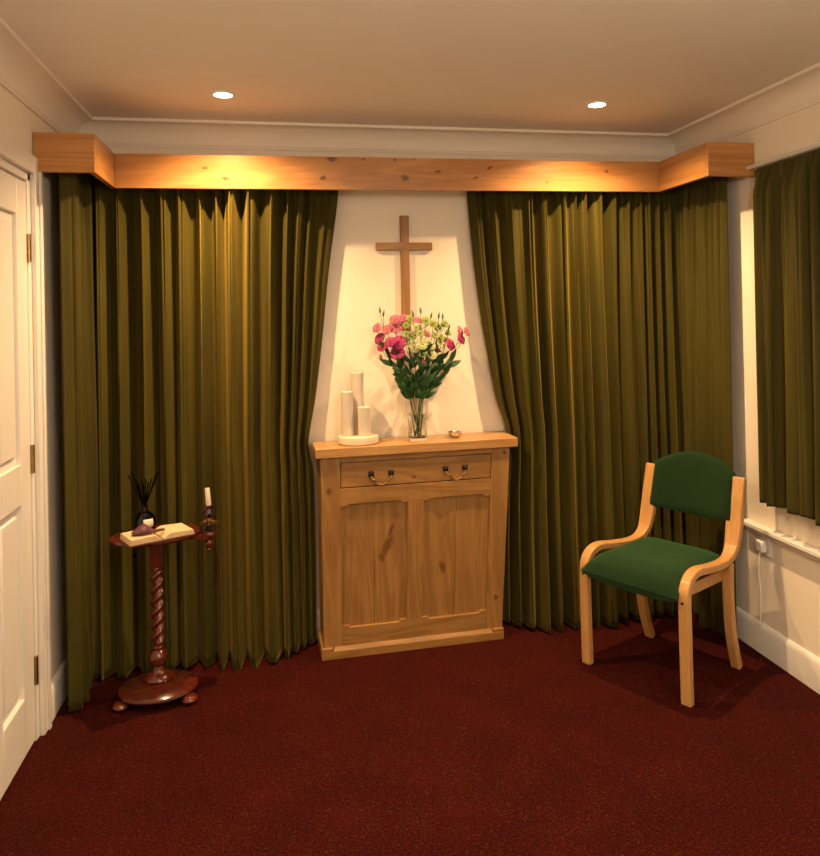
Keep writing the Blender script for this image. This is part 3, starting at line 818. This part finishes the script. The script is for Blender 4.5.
# bracket at the rim carrying the candlestick
BX, BY = .200, .030
b = NB()
hexa(b, [(.13, -.022, .612), (BX, -.016, .612), (BX, .034, .612), (.13, .030, .612), (.13, -.022, .628), (BX, -.016, .628), (BX, .034, .628), (.13, .030, .628)])
lathe(b, [(0, .608), (.026, .608), (.030, .614), (.030, .624), (.026, .630), (0, .630)], BX, BY, 32)
lathe(b, [(0, .548), (.005, .550), (.010, .556), (.008, .563), (.012, .568), (.018, .578), (.019, .586), (.014, .596), (.010, .600), (.013, .609), (0, .609)], BX, BY, 28)
obj('candle_bracket', b, 'mahogz', t, bevel=0)
KX, KY = CXT+BX, CYT+BY
t = thing('candlestick', 'dark turned wooden candlestick with a brass drip pan at the table edge', 'candlestick', (KX, KY, .630))
b = NB(); lathe(b, [(0, 0), (.016, 0), (.018, .006), (.012, .012), (.011, .022), (.013, .026), (.010, .030), (.010, .042), (.013, .046), (.018, .056), (.021, .070), (.019, .080), (.013, .088), (.012, .092), (.019, .098), (.020, .104), (.014, .105), (0, .104)], 0, 0, 36); obj('turned_stem', b, 'ebony', t)
b = NB(); lathe(b, [(0, .024), (.014, .0245), (.032, .027), (.038, .032), (.0385, .0335), (.032, .0295), (.014, .027), (0, .027)], 0, 0, 36); obj('drip_pan', b, 'brass', t)
t = thing('taper_candle', 'short white candle stub standing in the dark candlestick', 'candle', (KX, KY, .7345))
t.rotation_euler = (0, R(-4), 0)
b = NB(); lathe(b, [(0, 0), (.0105, 0), (.0100, .066), (.008, .069), (0, .068)], 0, 0, 24); obj('wax', b, 'candle', t)
b = NB(); tube(b, [(0, 0, .066), (.001, 0, .074)], .0009, 6); obj('wick', b, 'wick', t)

# open book
BA = R(27)
t = thing('open_book', 'thick open book with aged cream pages lying on the round table', 'book', (-1.055, -.474, .647), BA)
L2, Hh = .118, .064
def pageblock(sgn):
    b = NB(); n = 12; top = []; bot = []
    for i in range(n+1):
        u = i/n; x = sgn*(.003+(L2-.003)*u)
        z = .008+.019*(math.sin(min(1, u*3.2)*PI/2))*(1-.12*u)
        if sgn > 0: z -= .004*u
        top.append((x*(1+.0), z)); bot.append((x*(1.0)+sgn*.004*u, .004))
    poly = top+bot[::-1]
    prism(b, poly, -Hh, Hh)
    return b
obj('page_block', pageblock(-1), 'paper', t, bevel=.0008); obj('page_block', pageblock(1), 'paper', t, bevel=.0008)
b = NB(); box(b, -L2-.006, L2+.006, -Hh-.004, Hh+.004, 0, .0035); obj('cover', b, 'cover', t)
# mauve ornament lying on the book
t = thing('felt_heart', 'small mauve padded ornament lying on the left page of the open book', 'ornament', (-1.100, -.515, .672), R(15))
b = NB(); bmesh.ops.create_icosphere(b, subdivisions=2, radius=1)
for v in b.verts:
    x, y, z = v.co
    v.co = (x*.045*(1-.25*max(0, z)), y*.030, (z*.5+.5)*.042*(1-.55*abs(x)**1.3)+.0)
obj('padded_body', b, 'mauve', t, smooth=False)
b = NB(); tube(b, smooth_path([(.035, 0, .006), (.055, .004, .008), (.070, .012, .006), (.078, .022, .004)], 5), lambda u: .007*(1-.4*u), 8); obj('cord', b, 'brown_cord', t)

# reed diffuser
t = thing('reed_diffuser', 'dark round glass bottle of black reeds on the table behind the book', 'diffuser', (-1.118, -.368, .647))
t.scale = (.88, .88, .96)
b = NB()
lathe(b, [(.001, 0), (.030, 0), (.040, .006), (.048, .024), (.049, .040), (.043, .060), (.028, .076), (.015, .083), (.013, .088), (.013, .104), (.016, .106), (.016, .110), (.010, .110), (.010, .086), (.024, .074), (.038, .058), (.044, .040), (.043, .025), (.036, .010), (.001, .006)], 0, 0, 40)
obj('flask', b, 'dark_glass', t)
b = NB(); 
for i in range(7):
    for j in range(6):
        pass
g = []
for i in range(7):
    th = R(-62+10*(i-3)*.9); row = []
    for zz in (.022, .034, .046, .056):
        rr = {.022: .0480, .034: .0500, .046: .0488, .056: .0462}[zz]
        row.append(b.verts.new((rr*math.cos(th), rr*math.sin(th), zz)))
    g.append(row)
for a_, c_ in zip(g, g[1:]):
    for k in range(3): b.faces.new([a_[k], a_[k+1], c_[k+1], c_[k]])
obj('paper_label', b, 'label', t, solid=.0006)
for i, (dx, dy) in enumerate([(-.068, .0), (-.056, .012), (-.046, -.012), (-.036, .01), (-.026, -.006), (-.014, .02), (-.004, -.010), (.006, .012), (.018, .0), (.030, .01), (.052, .008), (.066, -.006)]):
    b = NB(); e = 1 if abs(dx) < .03 else 1.0
    hgt = .235 if abs(dx) > .04 else .20
    k0 = .010
    tube(b, [(-dx*.25, -dy*.25, .012), (dx*.10, dy*.10, .11), (dx, dy, hgt+.012*(i % 2))], .0026, 7); obj('reed', b, 'reed', t)

# ------------------------------------------------------------------ armchair
ang = math.atan2(-.485, -.875)          # facing direction
# local frame: +Y forward (n), +X = viewer's left?  x axis = n rotated -90
t = thing('armchair', 'beech armchair with dark green upholstery standing before the right curtain', 'chair', (.970, -.634, 0), ang-PI/2)
# local x: +x = (sin(ang), -cos(ang)) ; side toward the curtain is +x
WF, WB = .232, .205
def sx_at(y): return WB+(WF-WB)*(y+.22)/.44
for s in (-1, 1):
    # front leg + arm + back post is one bent laminated member
    prof = smooth_path([(0, .212, 0), (0, .214, .12), (0, .216, .26), (0, .216, .385), (0, .207, .435), (0, .175, .468), (0, .12, .478), (0, .03, .466), (0, -.07, .457), (0, -.135, .463), (0, -.180, .492), (0, -.203, .540), (0, -.222, .61), (0, -.240, .69), (0, -.262, .778)], 5)
    prof = [Vector((s*sx_at(p.y), p.y, p.z)) for p in prof]
    b = NB(); ribbon(b, prof, lambda u: .043 if u < .62 else .043+.024*min(1, (u-.62)/.2), lambda u: .030 if u < .6 else .030)
    obj('bent_frame', b, 'beech', t, bevel=.006, segs=3)
    prof = smooth_path([(0, -.150, .448), (0, -.146, .40), (0, -.146, .30), (0, -.158, .18), (0, -.182, .08), (0, -.212, 0)], 5)
    prof = [Vector((s*(sx_at(p.y)), p.y, p.z)) for p in prof]
    b = NB(); ribbon(b, prof, .040, .032); obj('rear_leg', b, 'beech', t, bevel=.006, segs=3)
    # side rail under the seat
    b = NB(); x = s*(sx_at(0)-.035)
    box(b, x-.010, x+.010, -.15, .20, .372, .418); obj('side_rail', b, 'beech_rail', t, bevel=.003)
    b = NB(); lathe(b, [(0, 0), (.005, 0), (.005, .004), (0, .004)], 0, 0, 12)
    bmesh.ops.rotate(b, verts=b.verts, matrix=Matrix.Rotation(-PI/2, 3, 'X')); bmesh.ops.translate(b, verts=b.verts, vec=(s*(sx_at(.2)), .231, .385))
    obj('screw_cap', b, 'bronze', t)
b = NB(); box(b, -.17, .17, -.155, -.135, .372, .418); box(b, -.19, .19, .165, .185, .368, .412); obj('cross_rail', b, 'beech_rail', t, bevel=.003)
# seat: upholstered, waterfall front
def cushion(nx, ny, f):
    b = NB(); T = []; Bm = []
    for j in range(ny+1):
        T.append([]); Bm.append([])
        for i in range(nx+1):
            a_, c_ = f(i/nx*2-1, j/ny*2-1)
            T[-1].append(b.verts.new(a_)); Bm[-1].append(b.verts.new(c_) if 0 < i < nx and 0 < j < ny else None)
    for j in range(ny+1):
        for i in range(nx+1):
            if Bm[j][i] is None: Bm[j][i] = T[j][i]
    for G in (T, Bm):
        for j in range(ny):
            for i in range(nx):
                q = [G[j][i], G[j][i+1], G[j+1][i+1], G[j+1][i]]
                try: b.faces.new(q)
                except ValueError: pass
    return b
def seat_f(u, v):
    # v: -1 back .. 1 front
    y = -.165+.425*(v+1)/2
    hw = sx_at(y)-.024+(.018*max(0, v-.3) if v > .3 else 0)
    if v > .55: hw += 0
    x = u*hw
    e = min(1, (1-abs(u)**6)); ef = min(1, 1-max(0, v)**10)*min(1, 1-max(0, -v)**8)
    th = .040*(max(0, e)**.5)*(max(0, ef)**.5)
    zc = .440-.020*max(0, v)**2.2-.006*(1-u*u)*(1-v*v) + .010*(v < 0)*(-v)
    zc -= .028*max(0, v-.5)
    return (x, y, zc+th*1.05+.0), (x, y, zc-th*1.25)
obj('seat', cushion(28, 28, seat_f), 'green_fabric', t)
def back_f(u, v):
    # v: -1 bottom .. 1 top ; arched top, gently curved in plan
    hw = .196
    top = .790+.062*(1-abs(u)**2.2); bot = .598-.008*(1-u*u)
    z = bot+(top-bot)*(v+1)/2
    x = u*hw
    yc = -.218-.26*(z-.60) - .030*(1-u*u)+.012
    e = max(0, 1-abs(u)**6)**.5*max(0, 1-abs(v)**6)**.5
    th = .024*e
    return (x, yc+th, z), (x, yc-th, z)
obj('backrest', cushion(28, 24, back_f), 'green_fabric', t)

# ------------------------------------------------------------------ world, camera
w = bpy.data.worlds.new('World'); scene.world = w; w.use_nodes = True
bg = w.node_tree.nodes['Background']; bg.inputs[0].default_value = (.02, .025, .04, 1); bg.inputs[1].default_value = .5

f, cx, cy, yaw, pit, rol = 754.052, 426.47, 310.78, .1958, .0051, -.0202
fw = Vector((math.sin(yaw)*math.cos(pit), math.cos(yaw)*math.cos(pit), math.sin(pit)))
r = Vector((math.cos(yaw), -math.sin(yaw), 0)); u = r.cross(fw)
r2 = r*math.cos(rol)+u*math.sin(rol); u2 = -r*math.sin(rol)+u*math.cos(rol)
cam = bpy.data.cameras.new('camera'); co = bpy.data.objects.new('camera', cam); COL.objects.link(co)
mw = Matrix.Identity(4)
for i in range(3): mw[i][0] = r2[i]; mw[i][1] = u2[i]; mw[i][2] = -fw[i]
mw[0][3], mw[1][3], mw[2][3] = -.587, -3.5375, 1.4848
co.matrix_world = mw
cam.sensor_fit = 'HORIZONTAL'; cam.sensor_width = 36; cam.lens = f/820*36
cam.shift_x = (410-cx)/820; cam.shift_y = -(428-cy)/820
cam.clip_start = .05
scene.camera = co
vs = scene.view_settings
vs.view_transform = 'Standard'; vs.look = 'None'; vs.gamma = 1; vs.exposure = 1.75; vs.use_curve_mapping = False
